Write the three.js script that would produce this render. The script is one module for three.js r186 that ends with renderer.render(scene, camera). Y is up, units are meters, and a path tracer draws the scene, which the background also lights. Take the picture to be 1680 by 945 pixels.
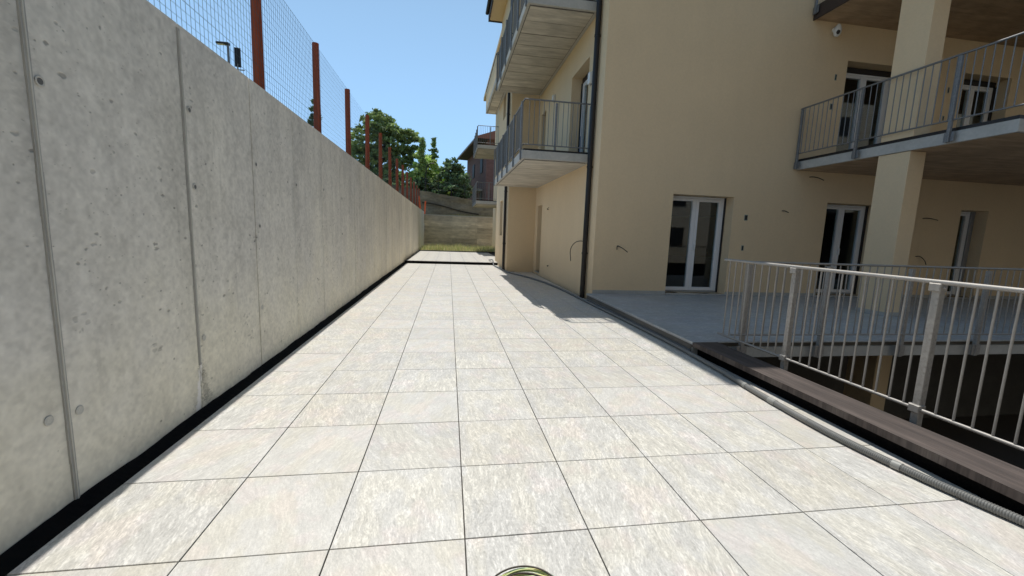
import * as THREE from 'three';
import { mergeGeometries } from 'three/addons/utils/BufferGeometryUtils.js';

// ---------------------------------------------------------------- camera, sky, sun, exposure
const U = 0.6;                                   // one paving tile, metres
const scene = new THREE.Scene();
const camera = new THREE.PerspectiveCamera(70.217, 1680 / 945, 0.05, 2000);
camera.rotation.order = 'YXZ';
camera.position.set(-0.09695, 1.4238, 1.7452);
camera.rotation.set(-0.1340374, -0.156959, 0.0364767);
scene.add(camera);

const SUN = new THREE.Vector3(-0.056, 1, -0.38).normalize();
const SUN_POWER = 4.1;
{
  const w = 512, h = 256, d = new Float32Array(w * h * 4);
  for (let j = 0; j < h; j++) for (let i = 0; i < w; i++) {
    const el = ((j + 0.5) / h - 0.5) * Math.PI, az = ((i + 0.5) / w) * 2 * Math.PI - Math.PI;
    const x = Math.cos(az) * Math.cos(el), y = Math.sin(el), z = Math.sin(az) * Math.cos(el);
    const s = Math.max(0, x * SUN.x + y * SUN.y + z * SUN.z);
    const t = Math.pow(Math.max(0, y), 1.05), k0 = 0.82 - 0.18 * z;          // paler towards the sun's side
    const glow = 0.25 * Math.pow(s, 40) + 0.06 * Math.pow(s, 6);
    let c = [0.46 * (1 - t) + 0.11 * t, 0.79 * (1 - t) + 0.17 * t, 1.22 * (1 - t) + 0.27 * t];
    c = [c[0] * k0 + glow, c[1] * k0 + glow, c[2] * k0 + glow * 0.9];
    if (y < 0) c = [0.22, 0.22, 0.2];
    const k = (j * w + i) * 4; d[k] = c[0]; d[k + 1] = c[1]; d[k + 2] = c[2]; d[k + 3] = 1;
  }
  const sky = new THREE.DataTexture(d, w, h, THREE.RGBAFormat, THREE.FloatType);
  sky.mapping = THREE.EquirectangularReflectionMapping; sky.magFilter = THREE.LinearFilter; sky.minFilter = THREE.LinearFilter; sky.needsUpdate = true;
  scene.background = sky; scene.environment = sky;
}
const sun = new THREE.DirectionalLight(new THREE.Color(1, 0.965, 0.90), SUN_POWER);
sun.position.copy(SUN).multiplyScalar(60); sun.target.position.set(4, 0, -10); sun.position.add(sun.target.position);
sun.castShadow = true; sun.shadow.mapSize.set(4096, 4096);
Object.assign(sun.shadow.camera, { left: -45, right: 45, top: 45, bottom: -45, near: 1, far: 160 });
scene.add(sun, sun.target);
const renderer = new THREE.WebGLRenderer({ antialias: true });
renderer.toneMapping = THREE.LinearToneMapping;
renderer.toneMappingExposure = 1.06;
renderer.shadowMap.enabled = true;

// ---------------------------------------------------------------- helpers
function rng(seed) { let a = seed >>> 0; return () => { a = (a + 0x6D2B79F5) | 0; let t = Math.imul(a ^ (a >>> 15), 1 | a); t = (t + Math.imul(t ^ (t >>> 7), 61 | t)) ^ t; return ((t ^ (t >>> 14)) >>> 0) / 4294967296; }; }
const PERM = (() => { const r = rng(77), p = new Float32Array(65536); for (let i = 0; i < p.length; i++) p[i] = r(); return p; })();
function vn(x, y, px = 0, py = 0) {                // value noise, optional period
  let xi = Math.floor(x), yi = Math.floor(y); const fx = x - xi, fy = y - yi;
  const ux = fx * fx * (3 - 2 * fx), uy = fy * fy * (3 - 2 * fy);
  let x1 = xi + 1, y1 = yi + 1;
  if (px) { xi = ((xi % px) + px) % px; x1 = ((x1 % px) + px) % px; }
  if (py) { yi = ((yi % py) + py) % py; y1 = ((y1 % py) + py) % py; }
  const h = (a, b) => PERM[((a & 255) * 256 + ((b * 157 + a * 31) & 255)) & 65535];
  const a = h(xi, yi), b = h(x1, yi), c = h(xi, y1), d = h(x1, y1);
  return a + (b - a) * ux + (c - a) * uy + (a - b - c + d) * ux * uy;
}
function fbm(x, y, o = 4, px = 0, py = 0) { let s = 0, a = 0.5, n = 0; for (let i = 0; i < o; i++) { s += a * vn(x + i * 17.3, y + i * 9.1, px, py); n += a; a *= 0.5; x *= 2; y *= 2; px *= 2; py *= 2; } return s / n; }
const clamp = (x, a = 0, b = 1) => Math.min(b, Math.max(a, x));
const sm = (a, b, x) => { const t = clamp((x - a) / (b - a)); return t * t * (3 - 2 * t); };
const s8 = (v) => { v = clamp(v); return Math.round(255 * (v <= 0.0031308 ? 12.92 * v : 1.055 * Math.pow(v, 1 / 2.4) - 0.055)); };
function colorTex(w, h, fn, wrap = true) {         // fn(u, v) -> linear rgb
  const d = new Uint8Array(w * h * 4);
  for (let j = 0; j < h; j++) for (let i = 0; i < w; i++) { const c = fn((i + 0.5) / w, (j + 0.5) / h), k = (j * w + i) * 4; d[k] = s8(c[0]); d[k + 1] = s8(c[1]); d[k + 2] = s8(c[2]); d[k + 3] = 255; }
  const t = new THREE.DataTexture(d, w, h, THREE.RGBAFormat); t.colorSpace = THREE.SRGBColorSpace; return fin(t, wrap);
}
function fin(t, wrap) { t.magFilter = THREE.LinearFilter; t.minFilter = THREE.LinearMipmapLinearFilter; t.generateMipmaps = true; t.anisotropy = 8; if (wrap) t.wrapS = t.wrapT = THREE.RepeatWrapping; t.needsUpdate = true; return t; }
function greyTex(w, h, fn, wrap = true) {
  const d = new Uint8Array(w * h * 4);
  for (let j = 0; j < h; j++) for (let i = 0; i < w; i++) { const c = Math.round(255 * clamp(fn((i + 0.5) / w, (j + 0.5) / h))), k = (j * w + i) * 4; d[k] = d[k + 1] = d[k + 2] = c; d[k + 3] = 255; }
  return fin(new THREE.DataTexture(d, w, h, THREE.RGBAFormat), wrap);
}
const rep = (t, x, y) => { t.repeat.set(x, y); return t; };
const lin = (r, g, b) => new THREE.Color().setRGB(r, g, b);
const mat = (o) => new THREE.MeshStandardMaterial({ roughness: 0.8, metalness: 0, ...o });

const used = new Map();
function numbered(n) { const k = used.get(n) || 0; used.set(n, k + 1); return k ? `${n}_${String(k).padStart(3, '0')}` : n; }
function group(name, parent, x = 0, y = 0, z = 0) { const g = new THREE.Group(); g.name = parent === scene ? numbered(name) : name; g.position.set(x, y, z); parent.add(g); return g; }
function mesh(name, geo, m, parent, p) {
  const o = new THREE.Mesh(geo, m); o.name = parent === scene ? numbered(name) : name; o.castShadow = o.receiveShadow = true;
  if (p) o.position.set(...p); parent.add(o); return o;
}
function tag(o, label, category, grp) { o.userData = { label, category }; if (grp) o.userData.group = grp; return o; }
function struct(o) { o.userData.kind = 'structure'; return o; }
function uvM(g) {                                   // planar uv in metres from position and normal
  const p = g.attributes.position, n = g.attributes.normal, uv = new Float32Array(p.count * 2);
  for (let i = 0; i < p.count; i++) {
    const ax = Math.abs(n.getX(i)), ay = Math.abs(n.getY(i)), az = Math.abs(n.getZ(i));
    let u, v; if (ay >= ax && ay >= az) { u = p.getX(i); v = -p.getZ(i); } else if (ax >= az) { u = -p.getZ(i); v = p.getY(i); } else { u = p.getX(i); v = p.getY(i); }
    uv[2 * i] = u; uv[2 * i + 1] = v;
  }
  g.setAttribute('uv', new THREE.BufferAttribute(uv, 2)); return g;
}
function bx(x0, x1, y0, y1, z0, z1) { const g = new THREE.BoxGeometry(Math.abs(x1 - x0), Math.abs(y1 - y0), Math.abs(z1 - z0)); g.translate((x0 + x1) / 2, (y0 + y1) / 2, (z0 + z1) / 2); return uvM(g); }
function cham(x0, x1, y0, y1, z0, z1, b = 0.004) {  // box with chamfered edges
  const w = x1 - x0, h = y1 - y0, d = z1 - z0; const s = new THREE.Shape();
  s.moveTo(b, 0); s.lineTo(w - b, 0); s.lineTo(w, b); s.lineTo(w, h - b); s.lineTo(w - b, h); s.lineTo(b, h); s.lineTo(0, h - b); s.lineTo(0, b); s.closePath();
  const inner = new THREE.Shape(); inner.moveTo(b, b); inner.lineTo(w - b, b); inner.lineTo(w - b, h - b); inner.lineTo(b, h - b); inner.closePath();
  const g = new THREE.ExtrudeGeometry(inner, { depth: d - 2 * b, bevelEnabled: true, bevelSize: b, bevelThickness: b, bevelSegments: 1, steps: 1 });
  g.translate(x0, y0, z0 + b); return uvM(g);
}
function holed(a0, a1, b0, b1, holes, thick) {
  const s = new THREE.Shape(); s.moveTo(a0, b0); s.lineTo(a1, b0); s.lineTo(a1, b1); s.lineTo(a0, b1); s.closePath();
  for (const [p, q, r, t] of holes) { const h = new THREE.Path(); h.moveTo(p, r); h.lineTo(p, t); h.lineTo(q, t); h.lineTo(q, r); h.closePath(); s.holes.push(h); }
  return new THREE.ExtrudeGeometry(s, { depth: thick, bevelEnabled: false });
}
const wallZ = (x0, x1, y0, y1, zf, th, holes = []) => { const g = holed(x0, x1, y0, y1, holes, th); g.translate(0, 0, zf - th); return uvM(g); };
const wallX = (z0, z1, y0, y1, xf, th, holes = []) => { const g = holed(-z1, -z0, y0, y1, holes.map(([a, b, c, d]) => [-b, -a, c, d]), th); g.rotateY(Math.PI / 2); g.translate(xf, 0, 0); return uvM(g); };
const cylY = (r, h, seg = 10) => { const g = new THREE.CylinderGeometry(r, r, h, seg); g.translate(0, h / 2, 0); return g; };
const tube = (pts, r, seg = 32, rad = 8, closed = false) => new THREE.TubeGeometry(new THREE.CatmullRomCurve3(pts.map(p => new THREE.Vector3(...p)), closed, 'centripetal'), seg, r, rad, closed);
function barGeo(a, b, r, seg = 6) {
  const A = new THREE.Vector3(...a), B = new THREE.Vector3(...b), L = A.distanceTo(B), g = new THREE.CylinderGeometry(r, r, L, seg, 1);
  g.applyQuaternion(new THREE.Quaternion().setFromUnitVectors(new THREE.Vector3(0, 1, 0), B.clone().sub(A).normalize())); const m = A.add(B).multiplyScalar(0.5); g.translate(m.x, m.y, m.z); return g;
}
const merge = (a) => mergeGeometries(a.map(g => g.index ? g.toNonIndexed() : g));

// ---------------------------------------------------------------- textures and materials
const JOINT_Z = [0.97, -0.452, -1.53, -2.54, -3.58, -4.68, -5.71, -6.78];   // near formwork joints on the retaining wall
const WALL_L = 10.2, WALL_H = 2.75;
function concreteField(w, h, seed, near) {
  const r = rng(seed), c = new Float32Array(w * h * 3), b = new Float32Array(w * h);
  for (let j = 0; j < h; j++) for (let i = 0; i < w; i++) {
    const s = (i + 0.5) / w * WALL_L, y = (j + 0.5) / h * WALL_H, P = 10;
    const low = fbm(s / WALL_L * P * 1, y * 0.9 + seed, 4, P, 0), mid = fbm(s / WALL_L * 40, y * 3.2 + seed * 2, 4, 40, 0), streak = fbm(s / WALL_L * 90, y * 0.55 + seed, 3, 90, 0), fine = fbm(s / WALL_L * 400, y * 40, 2, 400, 0);
    const blot = sm(0.55, 0.75, fbm(s / WALL_L * 20, y * 2.1 + 40 + seed, 4, 20, 0));
    const yl = y + (mid - 0.5) * 0.9;
    const mott = fbm(s / WALL_L * 200, y * 17 + seed, 3, 200, 0); let v = 0.63 + (low - 0.5) * 0.15 + (mid - 0.5) * 0.12 + (streak - 0.5) * 0.17 * sm(0.3, 1.3, y) + (mott - 0.5) * 0.14 + (fine - 0.5) * 0.18 - blot * 0.035;
    v += 0.075 * (1 - sm(0.25, 1.3, yl));                                    // paler laitance low on the pour
    v += 0.02 * sm(2.2, 2.7, y) * (streak - 0.3);
    const warm = 0.5 + (low - 0.5) * 0.8 + 0.6 * (1 - sm(0.2, 1.2, yl));
    let R = v * (1.04 + 0.035 * warm), G = v * (1.0 + 0.014 * warm), B = v * (0.94 - 0.08 * warm);
    const k = j * w + i; c[3 * k] = R; c[3 * k + 1] = G; c[3 * k + 2] = B; b[k] = 0.7 + (mid - 0.5) * 0.2 + (fine - 0.5) * 0.25;
  }
  const stamp = (s, y, rx, ry, f, depth, rgb) => {
    const ci = s / WALL_L * w, cj = y / WALL_H * h, a = rx / WALL_L * w, q = ry / WALL_H * h;
    for (let j = Math.floor(cj - q - 2); j <= cj + q + 2; j++) for (let i = Math.floor(ci - a - 2); i <= ci + a + 2; i++) {
      if (j < 0 || j >= h) continue; const ii = ((i % w) + w) % w;
      const e = Math.hypot((i + 0.5 - ci) / Math.max(a, 0.6), (j + 0.5 - cj) / Math.max(q, 0.6)) + (vn(i * 0.35, j * 0.35) - 0.5) * 0.8, t = 1 - sm(0.6, 1.15, e);
      if (t <= 0) continue; const k = j * w + ii;
      for (let m = 0; m < 3; m++) c[3 * k + m] *= 1 - t * (1 - f) ; b[k] -= depth * t;
      if (rgb) for (let m = 0; m < 3; m++) c[3 * k + m] += (rgb[m] - c[3 * k + m]) * t * rgb[3];
    }
  };
  const n = near ? 4200 : 1200;
  for (let q = 0; q < n; q++) {                                              // air holes left in the cast face
    const y = Math.pow(r(), 0.9) * 2.6, s = r() * WALL_L; if (vn(s * 1.3, y * 1.5 + 5) < 0.25 + 0.4 * r()) continue;
    const R = 0.0022 + Math.pow(r(), 7) * 0.0095; stamp(s, y, R * (0.8 + r() * 1.2), R, 0.5 + 0.3 * r(), 0.5);
  }
  for (let q = 0; q < (near ? 46 : 24); q++) { const s = r() * WALL_L, y = r() * 1.7; for (let m = 0; m < 5; m++) stamp(s + (r() - 0.5) * 0.12, y + (r() - 0.5) * 0.1, 0.006 + r() * 0.022, 0.005 + r() * 0.014, 0.68 + r() * 0.15, 0.3); }   // scuffed patches
  for (let q = 0; q < 20; q++) { const s = r() * WALL_L, y = 0.8 + r() * 1.9; stamp(s, y - 0.25, 0.008 + r() * 0.018, 0.2 + r() * 0.25, 0.93, 0); }                 // run marks
  if (near) {
    for (const zj of JOINT_Z) { const s = 1.5 - zj; for (let q = 0; q < 7; q++) stamp(s + (r() - 0.5) * 0.1, 0.15 + q * 0.38 + r() * 0.2, 0.03 + r() * 0.05, 0.12 + r() * 0.15, 0.93, 0); }
    const e = 1.5 - JOINT_Z[2];                                              // damp patch and lime run where the joint meets the floor
    for (let q = 0; q < 14; q++) { const y = r() * 0.34, t = 1 - y / 0.34; stamp(e + 0.02 + (r() - 0.5) * 0.26 * t, y, 0.04 + 0.02 * t, 0.07, 0.84, 0); }
    for (let q = 0; q < 26; q++) { const t = q / 26; stamp(e + 0.02 - t * 0.07 + (r() - 0.5) * 0.03, 0.42 - t * 0.40, 0.008 + t * 0.02, 0.035, 1, 0, [0.86, 0.83, 0.79, 0.6]); }
    stamp(1.5 - JOINT_Z[5] , 0.06, 0.02, 0.09, 1, 0, [0.75, 0.74, 0.72, 0.8]);
    stamp(1.5 - 0.14, 1.02, 0.006, 0.03, 1, 0, [0.35, 0.08, 0.04, 0.8]);
  }
  return { c, b };
}
function fieldTex(w, h, f, wrap) {
  const col = colorTex(w, h, (u, v) => { const k = 3 * (Math.floor(v * h) * w + Math.floor(u * w)); return [f.c[k], f.c[k + 1], f.c[k + 2]]; }, wrap);
  const bmp = greyTex(w, h, (u, v) => f.b[Math.floor(v * h) * w + Math.floor(u * w)], wrap);
  return [col, bmp];
}
const [cnCol, cnBmp] = fieldTex(2048, 1024, concreteField(2048, 1024, 3, true), true);
const [cfCol, cfBmp] = fieldTex(1024, 512, concreteField(1024, 512, 8, false), true);
const M = {};
M.concreteNear = [0.97, 1.0, 1.03].map(k => mat({ color: lin(k, k, k), map: cnCol, bumpMap: cnBmp, bumpScale: 0.006, roughness: 0.9 }));
M.concreteFar = [0.95, 1.0, 1.05].map(k => mat({ color: lin(k, k, k), map: cfCol, bumpMap: cfBmp, bumpScale: 0.004, roughness: 0.9 }));
const flatConc = (() => { const t = colorTex(512, 512, (u, v) => { const a = fbm(u * 6, v * 6, 5, 6, 6), b = fbm(u * 60, v * 60, 2, 60, 60); const k = 0.44 + (a - 0.5) * 0.16 + (b - 0.5) * 0.07; return [k * 1.03, k, k * 0.92]; }); return rep(t, 0.5, 0.5); })();
M.concrete = mat({ map: flatConc, roughness: 0.9 });
M.darkConcrete = mat({ map: flatConc, color: lin(0.3, 0.29, 0.28), roughness: 0.95 });
M.seam = mat({ map: flatConc, color: lin(0.78, 0.78, 0.78), roughness: 0.95 });
M.tieHole = mat({ color: lin(0.13, 0.13, 0.125), roughness: 1 });
M.tieRim = mat({ map: flatConc, color: lin(1.12, 1.12, 1.1), roughness: 0.9 });
M.membrane = new THREE.MeshPhysicalMaterial({ color: lin(0.005, 0.005, 0.0055), roughness: 0.9, specularIntensity: 0.25, bumpMap: rep(greyTex(128, 128, (u, v) => fbm(u * 12, v * 12, 3, 12, 12)), 3, 3), bumpScale: 0.006 });
M.joint = mat({ color: lin(0.045, 0.04, 0.037), roughness: 1 });

// quartzite look porcelain: six printed faces
const tileBump = greyTex(512, 512, (u, v) => 0.6 * fbm(u * 40, v * 9, 4) + 0.4 * fbm(u * 90, v * 60, 2), true);
const tileTex = [];
for (let k = 0; k < 6; k++) {
  const ang = [0.18, -0.12, 0.42, 0.05, -0.35, 0.28][k], ca = Math.cos(ang), sa = Math.sin(ang), soft = [0.9, 0.85, 0.7, 1.0, 0.6, 0.45][k];
  tileTex.push(colorTex(512, 512, (u, v) => {
    const x = u * ca + v * sa, y = -u * sa + v * ca, O = k * 31.7;
    const wx = (fbm(x * 4 + O, y * 3, 3) - 0.5) * 0.09, wy = (fbm(x * 3 + 50 + O, y * 3, 3) - 0.5) * 0.12;
    const st = fbm((x + wx) * 42 + O, (y + wy) * 8.5, 3), st2 = fbm((x + wx) * 120 + O, (y + wy) * 40, 2), cl = fbm(x * 4.1 + O, y * 2.6 + O, 4), gr = fbm(u * 190, v * 170, 2), pat = fbm(x * 5 + O * 2, y * 3.4, 3);
    let g = 0.515 + (st - 0.5) * 0.17 * soft + (st2 - 0.5) * 0.21 * soft + (cl - 0.5) * 0.08 + (gr - 0.5) * 0.13;
    g += sm(0.55, 0.72, st * 0.55 + st2 * 0.45) * 0.07 * soft - sm(0.56, 0.70, fbm((x + wx) * 60 + 7 + O, (y + wy) * 16, 3)) * 0.06 * soft;
    const warm = sm(0.44, 0.66, pat) * 0.8 + 0.2, pink = sm(0.58, 0.72, fbm(x * 4 + O + 9, y * 3 + 7, 3));
    return [g * (1.02 + 0.022 * warm + 0.03 * pink), g * (1.0 + 0.002 * warm - 0.008 * pink), g * (0.952 - 0.055 * warm)];
  }, false));
}
const tints = [[1, 1, 1], [0.972, 0.97, 0.972], [1.028, 1.024, 1.02], [0.99, 0.975, 0.952]];
M.tiles = tileTex.flatMap(t => tints.map(c => mat({ map: t, color: lin(...c), roughness: 0.48, bumpMap: tileBump, bumpScale: 0.0012 })));
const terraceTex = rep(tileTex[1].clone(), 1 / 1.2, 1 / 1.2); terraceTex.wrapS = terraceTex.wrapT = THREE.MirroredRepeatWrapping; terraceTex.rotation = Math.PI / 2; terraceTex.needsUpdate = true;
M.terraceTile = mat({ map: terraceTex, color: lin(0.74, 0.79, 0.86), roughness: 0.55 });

const stucBmp = rep(greyTex(512, 512, (u, v) => 0.6 * vn(u * 220, v * 220, 220, 220) + 0.4 * fbm(u * 90, v * 90, 3, 90, 90)), 1.4, 1.4);
const stucTex = rep(colorTex(512, 512, (u, v) => { const a = fbm(u * 5, v * 5, 5, 5, 5), g = vn(u * 200, v * 200, 200, 200), s = fbm(u * 24, v * 3, 3, 24, 3), k = 1 + (a - 0.5) * 0.10 + (g - 0.5) * 0.05 + (s - 0.5) * 0.04; return [0.72 * k, 0.56 * k, 0.36 * k]; }), 0.22, 0.22);
M.stucco = mat({ map: stucTex, bumpMap: stucBmp, bumpScale: 0.0016, roughness: 0.95 });
const soffTex = rep(colorTex(1024, 512, (u, v) => { const a = fbm(u * 5, v * 26, 5, 5, 26), b = fbm(u * 12, v * 12, 4, 12, 12), c = fbm(u * 24, v * 180, 2, 24, 180); const k = 0.36 + (a - 0.5) * 0.2 + (b - 0.5) * 0.14 + (c - 0.5) * 0.10; return [k * 1.06, k * 0.98, k * 0.84]; }), 0.33, 0.5);
M.soffit = [1.05, 1.25, 1.4].map(k => mat({ map: soffTex, color: lin(k, k, k), roughness: 0.9 }));
M.rawSlab = mat({ map: soffTex, color: lin(1.15, 0.9, 0.68), roughness: 0.95, bumpMap: rep(greyTex(256, 256, (u, v) => fbm(u * 4, v * 50, 3, 4, 50)), 0.5, 0.5), bumpScale: 0.004 });
const galvTex = rep(colorTex(256, 256, (u, v) => { const k = 0.42 + (fbm(u * 16, v * 16, 3, 16, 16) - 0.5) * 0.22; return [k, k * 1.0, k * 1.0]; }), 4, 4);
M.galv = mat({ map: galvTex, metalness: 0.4, roughness: 0.55, color: lin(0.8, 0.75, 0.69) });
M.galvDark = mat({ map: galvTex, metalness: 0.5, roughness: 0.55, color: lin(0.5, 0.51, 0.52) });
M.darkMetal = mat({ color: lin(0.02, 0.018, 0.018), metalness: 0.3, roughness: 0.45 });
M.brownTrim = mat({ color: lin(0.045, 0.03, 0.024), roughness: 0.6 });
M.white = mat({ color: lin(0.72, 0.73, 0.75), roughness: 0.35 });
M.whitePlastic = mat({ color: lin(0.75, 0.75, 0.73), roughness: 0.4 });
M.greyGuide = mat({ color: lin(0.3, 0.31, 0.33), metalness: 0.4, roughness: 0.45 });
M.glass = new THREE.MeshPhysicalMaterial({ color: lin(0.82, 0.88, 0.88), transmission: 1, thickness: 0, roughness: 0.02, ior: 1.5 });
M.dimRender = mat({ color: lin(0.54, 0.46, 0.36), roughness: 0.9 });
M.film = mat({ color: lin(0.12, 0.18, 0.30), roughness: 0.5 });
M.stone = mat({ map: flatConc, color: lin(0.9, 0.92, 0.95), roughness: 0.6 });
M.socket = mat({ color: lin(0.22, 0.27, 0.25), roughness: 0.6 });
M.cable = mat({ color: lin(0.02, 0.02, 0.021), roughness: 0.6 });
const postTex = rep(colorTex(128, 512, (u, v) => { const a = fbm(u * 14, v * 3, 4, 14, 3), b = fbm(u * 5, v * 6, 3, 5, 6), k = 1 + (a - 0.5) * 0.9 + (b - 0.5) * 0.5; return [0.31 * k, 0.066 * k, 0.027 * k]; }), 1, 0.8);
M.post = mat({ map: postTex, roughness: 0.85 });
M.postPale = mat({ map: postTex, color: lin(2.6, 2.2, 1.8), roughness: 0.8 });
M.wire = mat({ color: lin(0.05, 0.075, 0.085), metalness: 0.3, roughness: 0.6 });
const beamTex = rep(colorTex(512, 256, (u, v) => { const a = fbm(u * 26, v * 2, 4, 26, 2), b = fbm(u * 7, v * 9, 4, 7, 9), d = sm(0.46, 0.7, fbm(u * 5 + 4, v * 2, 4, 5, 2)) * (0.5 + fbm(u * 60, v * 8, 2, 60, 8)); const k = 0.7 + (a - 0.5) * 0.7 + (b - 0.5) * 0.4; return [0.098 * k + 0.055 * d, 0.074 * k + 0.047 * d, 0.064 * k + 0.041 * d]; }), 1.6, 0.6);
M.beam = mat({ map: beamTex, roughness: 0.8, bumpMap: rep(greyTex(256, 256, (u, v) => fbm(u * 60, v * 5, 3, 60, 5)), 1.6, 0.7), bumpScale: 0.003 });
M.conduit = mat({ color: lin(0.16, 0.16, 0.152), roughness: 0.5 });
M.conduitDark = mat({ color: lin(0.14, 0.145, 0.15), roughness: 0.5 });
M.coupling = mat({ color: lin(0.27, 0.27, 0.25), roughness: 0.5 });
const oldTex = rep(colorTex(512, 512, (u, v) => { const a = fbm(u * 5, v * 9, 5, 5, 9), b = fbm(u * 40, v * 40, 3, 40, 40), s = fbm(u * 30, v * 3, 3, 30, 3); const k = 0.19 + (a - 0.5) * 0.22 + (b - 0.5) * 0.10 + (s - 0.5) * 0.06; return [k * 1.1, k * 0.97, k * 0.74]; }), 0.16, 0.3);
M.oldWall = mat({ map: oldTex, roughness: 1 });
M.crack = mat({ color: lin(0.05, 0.042, 0.035), roughness: 1 });
M.grassGround = mat({ map: rep(colorTex(256, 256, (u, v) => { const a = fbm(u * 10, v * 10, 5, 10, 10); return [0.13 + a * 0.09, 0.125 + a * 0.07, 0.05 + a * 0.03]; }), 0.25, 0.25), roughness: 1 });
M.leaf = mat({ vertexColors: true, roughness: 0.8, side: THREE.DoubleSide });
M.foliage = new THREE.MeshPhysicalMaterial({ vertexColors: true, roughness: 0.9, transmission: 0.42, thickness: 0, side: THREE.DoubleSide });
M.soil = mat({ color: lin(0.1, 0.085, 0.07), roughness: 1 });
M.bark = mat({ color: lin(0.06, 0.045, 0.035), roughness: 1 });
M.brick = mat({ map: rep(colorTex(256, 256, (u, v) => { const a = fbm(u * 8, v * 20, 4, 8, 20); return [0.15 + a * 0.09, 0.085 + a * 0.05, 0.075 + a * 0.05]; }), 0.5, 0.5), roughness: 0.95 });
M.roofTile = mat({ color: lin(0.3, 0.13, 0.09), roughness: 0.9 });
M.fascia = mat({ color: lin(0.05, 0.045, 0.05), roughness: 0.7 });

// ---------------------------------------------------------------- ground and terrain
struct(mesh('ground', bx(-500, 500, -3.6, -3.2, -500, 300), M.grassGround, scene));
struct(mesh('upper_ground', bx(-90, -2.2, -3.15, 2.5, -33.3, 30), M.grassGround, scene));
{
  const g = new THREE.PlaneGeometry(300, 200, 90, 60); g.rotateX(-Math.PI / 2); g.translate(-10, 0, -134); const p = g.attributes.position;
  for (let i = 0; i < p.count; i++) { const x = p.getX(i), z = p.getZ(i), d = -34 - z; p.setY(i, 3.4 + 1.0 * sm(0, 5, d) * sm(8, -6, x) + 0.02 * Math.max(0, d) + (fbm(x * 0.05 + 50, z * 0.05, 3) - 0.5) * 2 * sm(10, 60, d) ); }
  g.computeVertexNormals(); struct(mesh('hillside', uvM(g), M.grassGround, scene));
  const b = new THREE.PlaneGeometry(22, 3.4, 40, 8); b.rotateX(-Math.PI / 2); b.translate(3, 0, -32.0); const q = b.attributes.position;
  for (let i = 0; i < q.count; i++) q.setY(i, 2.36 + 0.1 * sm(-30.4, -33.4, q.getZ(i)) + (fbm(q.getX(i) * 1.3, q.getZ(i) * 1.3 + 70, 3) - 0.5) * 0.2);
  b.computeVertexNormals(); struct(mesh('bank', uvM(b), M.grassGround, scene));
}

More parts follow.
